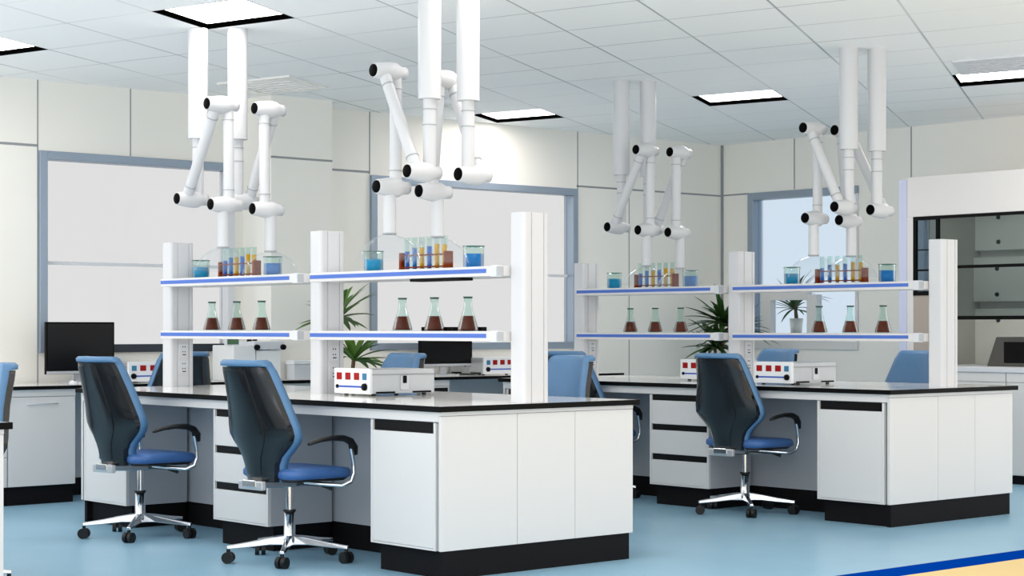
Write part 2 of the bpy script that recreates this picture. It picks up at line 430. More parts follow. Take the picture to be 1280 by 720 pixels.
# ------------------------------------------------------------------ reagent shelving
CX1, CX2 = 6.30, 9.87
SH_HI, SH_LO = 1.525, 1.190
def profile(hx, hy):
    g = .006; r = .02
    p = []
    def arc(cx, cy, a0):
        for i in range(5):
            a = math.radians(a0+90*i/4); p.append((cx+r*math.cos(a), cy+r*math.sin(a)))
    # -y face with two grooves, going round counter-clockwise
    arc(-hx+r, -hy+r, 180)
    for gx in (-hx*.42, hx*.55):
        p.extend([(gx-.004, -hy), (gx-.003, -hy+g), (gx+.003, -hy+g), (gx+.004, -hy)])
    arc(hx-r, -hy+r, 270); arc(hx-r, hy-r, 0)
    for gx in (hx*.55, -hx*.42):
        p.extend([(gx+.004, hy), (gx+.003, hy-g), (gx-.003, hy-g), (gx-.004, hy)])
    arc(-hx+r, hy-r, 90)
    return p
def shelving(nm, cx, cols, tops, hi, lo, lamp):
    t = thing('reagent_shelving', 'white two-tier reagent shelving with blue strips on three columns along the %s' % nm, 'shelving', (cx, cols[0], .85))
    oy = cols[0]
    HX, HY = .0875, .0575
    for y, zt in zip(cols, tops):
        c = MB().prism([(u, v+y-oy) for u, v in profile(HX, HY)], 0, zt-.85).build('column', COL, t)
        if y != cols[0]:
            yy = y-oy-HY
            for z in (.235, .125):
                s = box(-.028, .04, yy-.006, yy, z-.045, z+.045).build('socket', PAPER, c, .002)
                m = MB()
                for dz in (.02, -.012):
                    m.box(-.004, .002, yy-.0075, yy-.005, z+dz, z+dz+.008).box(.012, .018, yy-.0075, yy-.005, z+dz, z+dz+.008)
                m.box(-.004, .022, yy-.0075, yy-.005, z-.03, z-.024)
                m.build('socket_hole', BLACK, c)
    for i in range(2):
        ya = cols[i]+HY+.002-oy; yb = cols[i+1]-HY-.002-oy
        for z, tier in ((hi, 1), (lo, 0)):
            z -= .85
            s = box(-.165, .165, ya, yb, z-.026, z+.026).build('shelf', WHITE, t, .003)
            for sx in (-1, 1):
                a, b = (ya+.09, yb-.004)
                box(sx*.1665, sx*.164, a, b, z-.009, z+.013).build('edge_strip', STRIP, s)
                box(sx*.168, sx*.13, ya, ya+.055, z-.03, z+.029).build('end_bracket', PAPER, s, .003)
                box(sx*.1685, sx*.125, ya-.001, ya+.006, z-.025, z+.022).build('bracket_cap', GREYLAM, s)
            if lamp and i == 0 and tier:
                box(-.15, -.06, ya+.32, ya+.75, z-.042, z-.026).build('shelf_lamp', BLACK, s, .003)
C1Y = (7.078, 8.868, 10.552); C2Y = (7.088, 8.812, 10.420)
shelving(N1, CX1, C1Y, (1.825, 1.80, 1.79), SH_HI, SH_LO, True)
shelving(N2, CX2, C2Y, (1.80, 1.775, 1.735), 1.508, 1.172, False)

# ------------------------------------------------------------------ extraction arms
def joint_prof(sg):
    p = [(.0, -.105), (.036, -.105), (.039, -.10), (.043, -.07), (.049, -.04), (.053, 0), (.05, .035), (.038, .06), (.034, .075), (.034, .1), (.0, .1)]
    return [(r_, h*sg) for r_, h in p]
def arm(label, Xa, side, ppx, ptop, pbot, A, B, Cc, nz):
    """side=+1: first link leaves the joints on the -x half"""
    a = at_x(A[0], A[1], Xa); b = at_x(B[0], B[1], Xa); c = at_x(Cc[0], Cc[1], Xa)
    py = at_x(ppx, 300, Xa+.04*side).y; a.y = py
    zb = at_x(ppx, pbot, Xa).z; zn = at_x(Cc[0], nz, Xa).z
    t = thing('extraction_arm', label, 'extraction arm', (Xa, py, CZ), 0, 'white jointed extraction arms')
    L = lambda v: (v[0]-Xa, v[1]-py, v[2]-CZ)
    d = .040*side
    MB().tube([(d, 0, 0), (d, 0, zb-CZ)], .060, 24).build('ceiling_column', ARMW, t, .004)
    q = MB().tube([(d, 0, zb-CZ), (d, 0, a.z-CZ+.03)], .034, 20).build('drop_tube', ARMW, t)
    for zz in (-.05, -.13): MB().tube([(d, 0, zb-CZ+zz), (d, 0, zb-CZ+zz-.006)], .036, 20).build('ring', RING, q)
    for n_, p in (('lower', a), ('upper', b), ('outer', c)):
        xo = 0 if n_ != 'outer' else .02*side
        o = Vector(L(p))+Vector((xo, 0, 0))
        j = MB().lathe(joint_prof(1), 24, o, 'x').build('joint', ARMW, t)
        MB().lathe([(.0, -.112), (.030, -.112), (.033, -.1095), (.033, -.1045)], 24, o, 'x').build('end_cap', CAPB, j)
    for p, s, xo in ((a, b, -d), (b, c, d)):
        P = Vector(L(p))+Vector((xo, 0, 0)); S = Vector(L(s))+Vector((xo, 0, 0)); u = (S-P).normalized()
        q = MB().tube([P+u*.02, S-u*.02], .032, 18).build('arm_tube', ARMW, t)
        for e, uu in ((P, u), (S, -u)): MB().tube([e+uu*.085, e+uu*.091], .035, 18).build('ring', RING, q)
    nb = Vector(L(c)); nb.z = zn-CZ
    q = MB().tube([Vector(L(c))+Vector((0, 0, -.02)), nb], .034, 18).build('nozzle_tube', ARMW, t)
    MB().tube([nb+Vector((0, 0, .0)), nb+Vector((0, 0, .008))], .037, 18).build('ring', RING, q)
    pr = [(.03, 0), (.045, -.004), (.085, -.02), (.125, -.05), (.155, -.09), (.172, -.135)]
    MB().lathe(pr, 36, nb, 'z', caps=False).build('hood', DOME, t)
A1, A2 = -.44, -.18
arm('white extraction arm over the far end of the front island, left one', CX1+A1, 1, 247.5, 31, 172, (242, 249), (278, 131), (279, 256), 310)
arm('white extraction arm over the far end of the front island, right one', CX1+A2, -1, 297, 36, 176, (310, 251), (337, 137), (338, 262), 315)
arm('large white extraction arm at the near end of the front island, left one', CX1+A1, 1, 537, 0, 122, (530, 215), (487, 90), (487, 234), 293)
arm('large white extraction arm at the near end of the front island, right one', CX1+A2, -1, 585, 0, 128, (592, 219), (557, 100), (547, 240), 297)
arm('small white extraction arm at the far end of the rear island, left of its twin', CX2+A1, 1, 777, 105, 218, (776, 284), (808, 188), (808, 288), 333)
arm('small white extraction arm at the far end of the rear island, right of its twin', CX2+A2, -1, 810, 109, 222, (822, 286), (850, 191), (850, 291), 336)
arm('white extraction arm at the near end of the rear island, left of its twin', CX2+A1, 1, 1061, 56, 186, (1060, 259), (1017, 161), (1017, 273), 320)
arm('rightmost white extraction arm, hanging over the near end of the rear island', CX2+A2, -1, 1096, 60, 190, (1102, 263), (1056, 164), (1064, 276), 321)

# ------------------------------------------------------------------ glassware
SEC = (('near half of the front island', CX1, SH_HI, SH_LO, 'n1'), ('far half of the front island', CX1, SH_HI, SH_LO, 'f1'),
       ('near half of the rear island', CX2, 1.508, 1.172, 'n2'), ('far half of the rear island', CX2, 1.508, 1.172, 'f2'))
PX = {'n1': (467, 592, (505, 560), (503, 543, 585)), 'f1': (251, 341, (277, 322), (265, 296, 327)),
      'n2': (990, 1109, (1026, 1078), (1024, 1063, 1104)), 'f2': (768, 863, (800, 841), (788, 819, 851))}
def beaker(fill, liq):
    t = thing('beaker', '', 'beaker', (0, 0, 0), 0, 'beakers of blue liquid')
    MB().lathe([(.055, .0), (.057, .004), (.057, .118), (.061, .124)], 28, caps=False).build('glass_wall', GLASS, t)
    MB().lathe([(.0561, .118), (.0605, .123), (.0612, .125), (.0575, .1225)], 28, caps=False).build('rim', GLASSRIM, t)
    MB().lathe([(.0, .005), (.054, .005), (.054, fill), (.0, fill)], 28).build('liquid', liq, t)
    return t
def flask():
    t = thing('conical_flask', '', 'flask', (0, 0, 0), 0, 'conical flasks of amber liquid')
    MB().lathe([(.053, .0), (.057, .006), (.0565, .014), (.024, .125), (.0225, .135), (.0225, .178), (.026, .183)], 28, caps=False).build('glass_wall', GLASS, t)
    MB().lathe([(.0228, .176), (.0262, .182), (.0262, .186), (.021, .186), (.0206, .178)], 24, caps=False).build('rim', GLASSRIM, t)
    MB().lathe([(.0, .005), (.05, .005), (.0545, .012), (.0345, .082), (.0, .082)], 28).build('liquid', L_AMBER, t)
    return t
def tube_proto(liq, fill):
    t = thing('test_tube', '', 'test tube', (0, 0, 0), 0, 'filled test tubes in wooden racks')
    MB().lathe([(.001, .0), (.010, .002), (.0155, .009), (.0168, .016), (.0168, .180), (.019, .184)], 16, caps=False).build('glass_wall', GLASS, t)
    MB().lathe([(.0, .004), (.0098, .006), (.0148, .014), (.0152, fill), (.0, fill)], 16).build('liquid', liq, t)
    return t
def rack_proto(L):
    t = thing('test_tube_rack', '', 'test tube rack', (0, 0, 0), 0, 'wooden test tube racks')
    h = L/2
    for s in (-1, 1):
        MB().prism([(-.034, 0), (.034, 0), (.031, .004), (.026, .02), (.026, .105), (-.026, .105), (-.026, .02), (-.031, .004)], s*h-.011, s*h+.011, 'y').build('end_board', WOOD, t, .002)
    for z in (.022, .088):
        m = MB(); ys = [-h+.011]+[(-h+L*(i+.5)/6) for i in range(6)]+[h-.011]
        for sx in (-1, 1): m.box(sx*.0255, sx*.0185, -h+.011, h-.011, z-.003, z+.003)
        m.build('rail', WOOD, t)
    box(-.024, .024, -h+.011, h-.011, .0, .006).build('base_board', WOOD, t)
    return t
bkA, bkB = beaker(.078, L_TEAL), beaker(.082, L_BLUE)
fl = flask()
tts = [tube_proto(L_DKBLUE, .105), tube_proto(L_BLUE, .125), tube_proto(L_GOLD, .125), tube_proto(L_DKBLUE, .13), tube_proto(L_GOLD, .14), tube_proto(L_GOLD, .135)]
racks = {}
reg()
protos = [bkA, bkB, fl]+tts
TN = ('deep blue test tube, leftmost', 'bright blue test tube, second', 'golden test tube, third', 'deep blue test tube, fourth', 'golden test tube, fifth', 'golden test tube, rightmost')
FN = ('leftmost', 'middle', 'rightmost')
rackdone = None
for nm, cx, hi, lo, kx in SEC:
    xs = cx+.085; zh, zl = hi+.0262, lo+.0262
    pl, pr_, (ra, rb), fx = PX[kx]
    dup(bkA, 'beaker of pale blue liquid, left end of upper shelf, %s' % nm, at_x(pl, 300, xs)*1, 0).location.z = zh
    dup(bkB, 'beaker of bright blue liquid, right end of upper shelf, %s' % nm, at_x(pr_, 300, xs)*1, 0).location.z = zh
    for i, p in enumerate(fx):
        dup(fl, '%s conical flask of amber liquid on the lower shelf, %s' % (FN[i], nm), at_x(p, 300, cx+.05)*1, .6*i).location.z = zl
    ya, yb = at_x(ra, 300, xs).y, at_x(rb, 300, xs).y
    L = .40; yc = (ya+yb)/2
    if rackdone is None:
        rackdone = rack_proto(L); reg()
        rk = rackdone
    else:
        rk = copy_tree(rackdone)
    rk.location = (xs, yc, zh); rk['label'] = 'red-brown wooden test tube rack on the upper shelf, %s' % nm
    for i in range(6):
        yy = yc+L/2-L*(i+.5)/6
        dup(tts[i], '%s of the rack, upper shelf, %s' % (TN[i], nm), (xs, yy, zh+.0065), i*.7)
for p in protos:
    for c in list(kids(p)): bpy.data.objects.remove(c)
    bpy.data.objects.remove(p)

# ------------------------------------------------------------------ chairs
def chair_proto():
    t = thing('office_chair', '', 'chair', (0, 0, 0), 0, 'blue and black swivel chairs')
    MB().lathe([(.0, .085), (.036, .085), (.044, .10), (.042, .125), (.031, .14), (.029, .27), (.0, .27)], 20).build('base_hub', CHROME, t)
    for i in range(5):
        a = math.radians(9+72*i); ca, sa = math.cos(a), math.sin(a)
        pts = []; 
        m = MB(); vs = []; fs = []
        for j, (rr, z, w, h) in enumerate(((.025, .112, .026, .05), (.11, .108, .021, .036), (.22, .094, .017, .026), (.335, .083, .014, .018))):
            for u, v in ((-w, -h/2), (w, -h/2), (w*.7, h/2), (-w*.7, h/2)):
                vs.append((rr*ca-u*sa, rr*sa+u*ca, z+v))
            if j: fs += [((j-1)*4+q, (j-1)*4+(q+1) % 4, j*4+(q+1) % 4, j*4+q) for q in range(4)]
        fs += [(3, 2, 1, 0), (12, 13, 14, 15)]
        m.add(vs, fs).build('base_leg', CHROME, t, .004)
        o = Vector((.325*ca, .325*sa, 0)); ax = Vector((-sa, ca, 0)); ax = Vector((ca*.5-sa, sa*.5+ca, 0)).normalized()
        m = MB()
        for s in (-1, 1):
            m.tube([o+ax*s*.006+Vector((0, 0, .03)), o+ax*s*.028+Vector((0, 0, .03))], .030, 18)
        m.tube([o+Vector((0, 0, .03)), o+Vector((0, 0, .076))], .010, 10)
        m.tube([o-ax*.028+Vector((0, 0, .03)), o+ax*.028+Vector((0, 0, .03))], .008, 8)
        m.build('caster', RUBBER, t)
    MB().tube([(0, 0, .265), (0, 0, .415)], .0195, 18).build('gas_column', CHROME, t)
    MB().tube([(0, 0, .262), (0, 0, .272)], .034, 18).build('collar', RUBBER, t)
    # tilt mechanism and its lever
    m = MB(); m.prism([(-.27, .405), (-.1, .395), (.10, .395), (.16, .418), (.16, .432), (-.27, .445)], -.055, .055, 'y')
    m.build('tilt_mechanism', CHROME, t, .006)
    MB().tube([(.05, -.04, .408), (.09, -.15, .402), (.13, -.2, .385)], [.006, .006, .011], 10).build('lever', RUBBER, t)
    # seat: pan and cushion
    def rr(hx, hy, r, cx=0):
        p = []
        for sx, sy, a0 in ((1, 1, 0), (-1, 1, 90), (-1, -1, 180), (1, -1, 270)):
            for i in range(6):
                a = math.radians(a0+90*i/5); p.append((cx+sx*(hx-r)+r*math.cos(a), sy*(hy-r)+r*math.sin(a)))
        return p
    def stack(levels, name, m):
        q = MB(); vs = []; fs = []; n = None
        for pts, z, dz in levels:
            n = len(pts)
            for x, y in pts: vs.append((x, y, z+dz(x, y)))
        for i in range(len(levels)-1):
            for k_ in range(n): fs.append((i*n+k_, i*n+(k_+1) % n, (i+1)*n+(k_+1) % n, (i+1)*n+k_))
        fs.append(tuple(range(n-1, -1, -1))); fs.append(tuple(range((len(levels)-1)*n, len(levels)*n)))
        q.add(vs, fs, True)
        return q.build(name, m, t)
    wf = lambda x, y: -.05*max(0, x-.12)
    stack([(rr(.19, .20, .07, .05), .430, wf), (rr(.205, .225, .08, .05), .445, wf)], 'seat_pan', RUBBER)
    stack([(rr(.205, .225, .08, .05), .4455, wf), (rr(.218, .243, .09, .05), .458, wf), (rr(.218, .243, .09, .05), .482, wf), (rr(.206, .228, .08, .05), .498, wf), (rr(.165, .18, .07, .05), .503, wf)], 'seat', SEATBLUE)
    # backrest: wing shaped shell with a padded front
    rows = ((.432, .112, -.205), (.47, .118, -.212), (.52, .125, -.221), (.56, .146, -.230), (.60, .186, -.240), (.64, .232, -.250), (.675, .254, -.257), (.72, .25, -.267), (.79, .228, -.285), (.87, .205, -.308), (.95, .186, -.331), (1.01, .172, -.348), (1.031, .162, -.354))
    crows = rows[:-1]+((1.033, .161, -.3545), (1.037, .160, -.356), (1.056, .152, -.361), (1.068, .132, -.364))
    def back(off0, off1, grow, zup, name, m, dome=0, hs=1, rows=rows, wrap=0):
        nu = 15; vs = []; fs = []; R = len(rows)
        for layer, off in ((0, off0), (1, off1)):
            for j, (z, hw, x) in enumerate(rows):
                zz = z+zup*(1 if j >= R-2 else 0)
                for i in range(nu):
                    u = -1+2*i/(nu-1)
                    edge = 1-max(abs(u)**6, (1 if j in (0, R-1) else 0))
                    vs.append((x+.085*((abs(u)*hs)**2.2)*min(1, hw/.2)+off-(wrap*(.7 if j == R-1 else 1) if (layer == 0 and j >= R-3) else 0)+(dome*edge if layer else 0), u*(hw*hs+grow), zz))
        N = nu*R
        for L_ in (0, 1):
            for j in range(R-1):
                for i in range(nu-1):
                    a = L_*N+j*nu+i; fs.append((a, a+1, a+nu+1, a+nu))
        rim = [i for i in range(nu)]+[j*nu+nu-1 for j in range(1, R)]+[(R-1)*nu+i for i in range(nu-2, -1, -1)]+[j*nu for j in range(R-2, 0, -1)]
        for a, b in zip(rim, rim[1:]+rim[:1]): fs.append((a, b, b+N, a+N))
        return MB().add(vs, fs, True).build(name, m, t)
    sh = back(-.030, .012, 0, 0, 'back_shell', SHELL)
    sh.modifiers.new('es', 'EDGE_SPLIT').split_angle = .8
    back(-.037, -.0305, 0, 0, 'back_spine_panel', SHELL, 0, .52, rows[1:-1]).modifiers.new('es', 'EDGE_SPLIT').split_angle = .8
    cu = back(.0125, .050, .011, 0, 'back_cushion', BLUE, .022, rows=crows, wrap=.046)
    # recessed spine crease on the shell's back
    MB().box(-.262, -.232, -.10, .10, .392, .44).build('back_bracket', SILVER, t, .006)
    for s in (-1, 1):
        tb = MB().tube([(.02, s*.10, .422), (.08, s*.2, .412), (.14, s*.262, .405), (.185, s*.285, .425), (.2, s*.29, .47), (.196, s*.29, .53), (.18, s*.288, .60)], .0115, 12).build('armrest_tube', CHROME, t)
        vs = []; fs = []; path = ((.205, .565, .013, .02), (.198, .605, .016, .03), (.178, .637, .022, .026), (.13, .656, .026, .018), (.05, .66, .025, .014), (-.03, .652, .022, .012), (-.085, .640, .017, .012), (-.105, .634, .008, .007))
        for j, (x, z, w, h) in enumerate(path):
            for k_ in range(8):
                a = 2*PI*k_/8
                tx = 1 if j < 2 else .35 if j == 2 else 0
                vs.append((x+h*math.sin(a)*tx, s*.288+w*math.cos(a), z+h*math.sin(a)*(1-tx*.8)))
            if j: fs += [((j-1)*8+q, (j-1)*8+(q+1) % 8, j*8+(q+1) % 8, j*8+q) for q in range(8)]
        fs += [tuple(range(7, -1, -1)), tuple(range((len(path)-1)*8, len(path)*8))]
        MB().add(vs, fs, True).build('armrest_pad', RUBBER, t)
    return t
ch = chair_proto(); reg()
FA = math.radians(4)
chairs = (('black-backed blue swivel chair closest to the viewer, left of the front island', 5.521, 8.112, FA),
          ('black-backed blue swivel chair behind the closest one, left of the front island', 5.50, 9.64, FA),
          ('black-backed blue swivel chair standing alone before the rear island', 9.235, 8.215, FA),
          ('black-backed swivel chair mostly hidden behind the right end of the front island', 9.26, 9.72, FA),
          ('pale blue chair back seen beside the end column of the front island', 7.29, 8.14, PI-FA),
          ('pale blue chair back behind the control box on the front island', 7.13, 9.56, PI-FA),
          ('pale blue chair back behind the control box on the rear island', 10.85, 9.56, PI-FA),
          ('pale blue chair back left of the end column of the rear island', 10.78, 8.17, PI-FA),
          ('blue chair cut off by the left edge of the view', 3.61, 8.19, PI-FA+.25),
          ('black chair back behind the leftmost column of the front island', 6.76, 11.44, PI/2-.15))
for i, (lb, x, y, a) in enumerate(chairs):
    if i == 0:
        ch.location = (x, y, 0); ch.rotation_euler = (0, 0, a); ch['label'] = lb
    else: dup(ch, lb, (x, y, 0), a)

# ------------------------------------------------------------------ counter along the back wall
FY = 11.85; CX_END = 11.66; CTZ = .83
t = thing('worktop', 'long white worktop with a black edge running along the window wall', 'worktop', (8.3, 12.1, CTZ))
m = MB()
m.prism([(2.0-8.3, FY-.024-12.1), (CX_END-8.3, FY-.024-12.1), (CX_END-8.3, WY-.034-12.1), (8.58-8.3, WY-.034-12.1), (8.58-8.3, 11.993-12.1), (7.99-8.3, 11.993-12.1), (7.99-8.3, WY-.034-12.1), (2.0-8.3, WY-.034-12.1)], -.026, 0)
m.build('top_sheet', TOPW, t)
m = MB(); m.box(2.0-8.3, CX_END-8.3, FY-.029-12.1, FY-.024-12.1, -.027, -.002).box(CX_END-8.3, CX_END+.005-8.3, FY-.029-12.1, WY-.034-12.1, -.027, -.002).build('edge_band', BLACK, t)
def wall_unit(label, x0, x1, handle, drawers=False):
    t = thing('base_cabinet', label, 'cabinet', ((x0+x1)/2, FY, 0), 0, 'cabinets along the window wall')
    h = (x1-x0)/2
    D = .13 if (x1 > 7.98 and x0 < 8.59) else .48
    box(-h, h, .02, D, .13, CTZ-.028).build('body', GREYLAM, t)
    box(-h, h, .0, .02, .755, CTZ-.028).build('apron', WHITE, t)
    n = 3 if drawers else 1; p = (.753-.13)/n
    for i in range(n):
        d = box(-h+.003, h-.003, 0, .02, .13+i*p+.002, .13+(i+1)*p-.002).build('drawer_front' if drawers else 'door', WHITE, t, .002)
        zz = .13+(i+1)*p-.05
        if handle: MB().tube([(-.11, 0, zz), (-.11, -.022, zz), (.11, -.022, zz), (.11, 0, zz)], .005, 8).build('handle', SILVER, d)
        else: box(-h+.02, h-.02, -.002, .004, zz, zz+.035).build('pull_channel', SLOT, d)
    box(-h, h, .04, D, 0, .13).build('plinth', PLINTH, t)
wall_unit('white one-door cabinet with a bar handle under the counter left of the monitor', 5.73, 6.245, True)
wall_unit('white drawer cabinet under the counter beyond the left edge bench', 5.1, 5.727, True, True)
wall_unit('white one-door cabinet under the counter in front of the wall pillar', 7.3, 8.0, False)
wall_unit('white one-door cabinet under the counter behind the monitor on the right', 8.9, 9.66, False)
wall_unit('white one-door cabinet under the right end of the counter', 10.75, CX_END-.01, False)
t = thing('modesty_panel', 'grey back panel closing the kneeholes under the window counter', 'panel', (8.0, 12.36, 0))
m = MB()
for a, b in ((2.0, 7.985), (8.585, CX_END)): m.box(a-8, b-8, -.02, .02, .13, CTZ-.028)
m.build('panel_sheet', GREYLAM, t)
m = MB()
for a, b in ((2.0, 7.985), (8.585, CX_END)): m.box(a-8, b-8, -.02, .02, 0, .13)
m.build('plinth', PLINTH, t)
box(2.0-8, CX_END-8, FY-12.36+.001, FY-12.36+.02, .77, CTZ-.028).build('apron', WHITE, t) if False else None

# ------------------------------------------------------------------ monitors
def monitor(label, x, y, z, w, h, zc, rz=0):
    t = thing('computer_monitor', label, 'monitor', (x, y, z), rz, 'monitors on the window counter')
    b = h; z0 = zc-z-h/2
    c = box(-w/2, w/2, -.012, .016, z0, z0+h).build('casing', BLACK, t, .003)
    box(-w/2+.012, w/2-.012, -.0135, -.011, z0+.03, z0+h-.012).build('screen', SCREEN, c)
    box(-w/2+.004, w/2-.004, -.0145, -.010, z0+.002, z0+.022).build('silver_chin', SILVER, c)
    MB().prism([(.012, z0+h*.45), (.03, z0+h*.45), (.06, .01), (.03, .01)], -.035, .035, 'x').build('stand', SILVER, t)
    MB().prism([(-.13, -.03), (.13, -.03), (.10, .12), (-.10, .12)], 0, .012).build('foot', SILVER, t, .003)
    return t
monitor('large black monitor on the window counter at the left', 6.40, 12.08, CTZ, .545, .375, 1.088)
monitor('smaller black monitor on the window counter, seen under the front island shelf', 9.82, 12.1, CTZ, .57, .24, 1.028)
t = thing('computer_mouse', 'pale computer mouse on the counter before the large monitor', 'mouse', (6.27, 11.93, CTZ))
MB().lathe([(.0, 0), (.03, 0), (.032, .008), (.026, .024), (.012, .031), (.0, .032)], 16).build('mouse_shell', PAPER, t)
box(-.004, .004, -.024, .0, .026, .033).build('scroll_wheel', RUBBER, t)
t = thing('keyboard', 'pale flat keyboard on the counter below the large monitor', 'keyboard', (6.50, 11.93, CTZ))
box(-.2, .2, -.06, .06, 0, .014).build('keyboard_base', PAPER, t, .003)
m = MB()
for r_ in range(4):
    for c_ in range(14): m.box(-.188+c_*.027, -.165+c_*.027, -.05+r_*.026, -.028+r_*.026, .014, .019)
m.build('keys', SILVER, t)

# ------------------------------------------------------------------ control boxes (power supplies)
def analyzer(label, loc, rz, mirror=False, reds=3):
    """front panel looks towards -y (local); steel case behind it"""
    t = thing('power_supply', label, 'control box', loc, rz, 'control boxes with red displays')
    w, d, h = .34, .46, .155; s = -1 if mirror else 1
    for sx in (-1, 1):
        for y in (.05, d-.05): MB().tube([(sx*(w/2-.04), y, 0), (sx*(w/2-.04), y, .013)], .013, 10).build('foot', RUBBER, t)
    box(-w/2+.004, w/2-.004, .012, d, .012, h-.006).build('case', STEEL, t, .004)
    for sx in (-1, 1):
        lt = box(sx*(w/2+.004), sx*(w/2-.006), .21, .27, .03, .115).build('latch', SILVER, t, .003)
        box(sx*(w/2+.009), sx*(w/2+.003), .225, .25, .07, .112).build('latch_clip', BLACK, lt, .002)
        box(sx*(w/2+.002), sx*(w/2-.006), .01, d, .118, .122).build('lid_seam', SEAM, t)
        box(sx*(w/2+.003), sx*(w/2-.006), .04, .17, .014, .024).build('vent_slot', BLACK, t)
        box(sx*(w/2+.003), sx*(w/2-.006), .30, .43, .014, .024).build('vent_slot', BLACK, t)
    f = box(-w/2, w/2, -.008, .014, .010, h).build('front_panel', WHITE2, t, .005)
    for i in range(reds):
        x = s*(-.118+i*.083)
        box(x-.025, x+.025, -.0105, -.006, .089, .130).build('red_display', RED, f, .002)
    box(s*.122-.02, s*.122+.02, -.0105, -.006, .090, .128).build('blue_knob_plate', CYAN, f, .003)
    box(-.13, .13, -.0095, -.006, .046, .056).build('slider_track', SLIDE, f)
    MB().lathe([(.0, -.022), (.019, -.022), (.021, -.008), (.0, -.008)], 18, (s*.128, 0, .051), 'y').build('black_knob', BLACK, f)
    MB().lathe([(.0, -.014), (.011, -.014), (.011, -.008), (.0, -.008)], 14, (s*-.135, 0, .051), 'y').build('track_end', BLACK, f)
    return t
def put(label, px, py, z):
    p = at_z(px, py, z)       # near front corner on the bench: front looks towards -x
    return analyzer(label, (p.x+.008, p.y+.17, z), -PI/2)
put('white-fronted control box with red displays near the middle of the front island', 462, 495.5, .85)
put('white-fronted control box with red displays at the near half of the rear island', 990, 481.5, .85)
put('white-fronted control box beside the lone chair back, far half of the rear island', 893, 476.5, .85)
analyzer('small control box with red displays on the window counter behind the front island end column', (at_y(602, 460, 11.91).x+.20, 11.92, CTZ), 0, True)
analyzer('small control box with red displays on the window counter behind the leftmost column', (at_y(156, 460, 11.91).x+.20, 11.92, CTZ), 0, True)

# ------------------------------------------------------------------ bench-top instrument and boxes on the counter
t = thing('analyser_cabinet', 'white boxy instrument with black knobs and a green display on the window counter', 'instrument', (7.80, 12.05, CTZ))
box(-.20, .0, -.13, .17, 0, .27).build('left_body', WHITE2, t, .006)
box(.012, .24, -.12, .17, 0, .23).build('right_body', WHITE2, t, .006)
hd = box(-.02, .26, -.14, .17, .235, .30).build('head', PAPER, t, .008)
for x, z in ((.0, .30), (.05, .305)): MB().lathe([(.0, 0), (.02, 0), (.018, .02), (.0, .02)], 14, (x, -.04, z-.002)).build('black_knob', BLACK, hd)
for x in (-.0, .24): MB().lathe([(.0, -.165), (.02, -.165), (.022, -.139), (.0, -.139)], 14, (x, 0, .255), 'y').build('black_knob', BLACK, hd)
dp = box(-.24, -.13, -.10, -.06, .272, .33).build('display_head', PAPER, t, .004)
box(-.235, -.135, -.103, -.099, .278, .325).build('green_display', GREENLCD, dp)
t = thing('storage_box', 'pale grey lidded storage box on the counter beside the wall pillar', 'box', (8.27, 11.90, CTZ))
box(-.16, .16, -.045, .06, 0, .12).build('box_body', PAPER, t, .006)
box(-.168, .168, -.052, .066, .12, .15).build('lid', WHITE2, t, .005)
t = thing('flat_case', 'flat black case lying on the lower shelf behind the front island flasks', 'case', (CX1+.135, 7.86, SH_LO+.0262))
box(-.022, .022, -.26, .26, 0, .022).build('case_body', BLACK, t, .003)
box(-.026, -.022, -.03, .03, .006, .016).build('clasp', RUBBER, t)

# ------------------------------------------------------------------ plants
def plant(label, x, y, heads, R, seed, leafm, pot_r=.16, stems_z=.4, base=0, potm=POT, nleaf=26, scale=1):
    rnd = random.Random(seed)
    t = thing('potted_plant', label, 'plant', (x, y, base))
    ph = .34*scale
    MB().lathe([(.0, 0), (pot_r*.72, 0), (pot_r, ph), (pot_r*.92, ph), (pot_r*.9, ph-.03), (.0, ph-.03)], 28).build('pot', potm, t)
    MB().lathe([(.0, ph-.025), (pot_r*.9, ph-.025), (.0, ph-.018)], 24).build('soil', SOIL, t)
    lm = MB()
    for hx, hy, hz in heads:
        MB().tube([(hx*.3, hy*.3, ph-.03), (hx*.7, hy*.7, (ph+hz)/2), (hx, hy, hz+.03)], [.022*scale, .019*scale, .014*scale], 10).build('stem', STEM, t)
        for i in range(nleaf):
            az = rnd.uniform(0, 2*PI); el = rnd.uniform(-.15, 1.35)
            ln = R*rnd.uniform(.75, 1.1); w = .024*scale*rnd.uniform(.8, 1.2); sag = rnd.uniform(.15, .6)
            vs = []; fs = []; n = 7
            dr = Vector((math.cos(az), math.sin(az), 0)); sd = Vector((-math.sin(az), math.cos(az), 0))
            for j in range(n+1):
                q = j/n; d = ln*q
                p = Vector((hx, hy, hz))+dr*d*math.cos(el*(1-.2*q))+Vector((0, 0, d*math.sin(el)-sag*ln*.6*q*q))
                ww = w*(math.sin(PI*min(1, .18+.82*q))**.7 if q < 1 else .02)
                vs += [p-sd*ww+Vector((0, 0, ww*.45)), p, p+sd*ww+Vector((0, 0, ww*.45))]
                if j:
                    a = (j-1)*3; fs += [(a, a+1, a+4, a+3), (a+1, a+2, a+5, a+4)]
            lm.add(vs, fs, True)
    o = lm.build('foliage', leafm, t)
    return t
plant('bright green dracaena behind the middle column of the front island', 8.22, 11.42, ((.0, .0, 1.30), (.1, -.06, .98)), .36, 4, LEAF, nleaf=30)
plant('dark green dracaena in the room corner behind the rear island', 12.86, 11.72, ((0, 0, 1.28), (-.05, .05, 1.05), (.1, -.08, 1.2)), .40, 9, LEAFDK, nleaf=40)

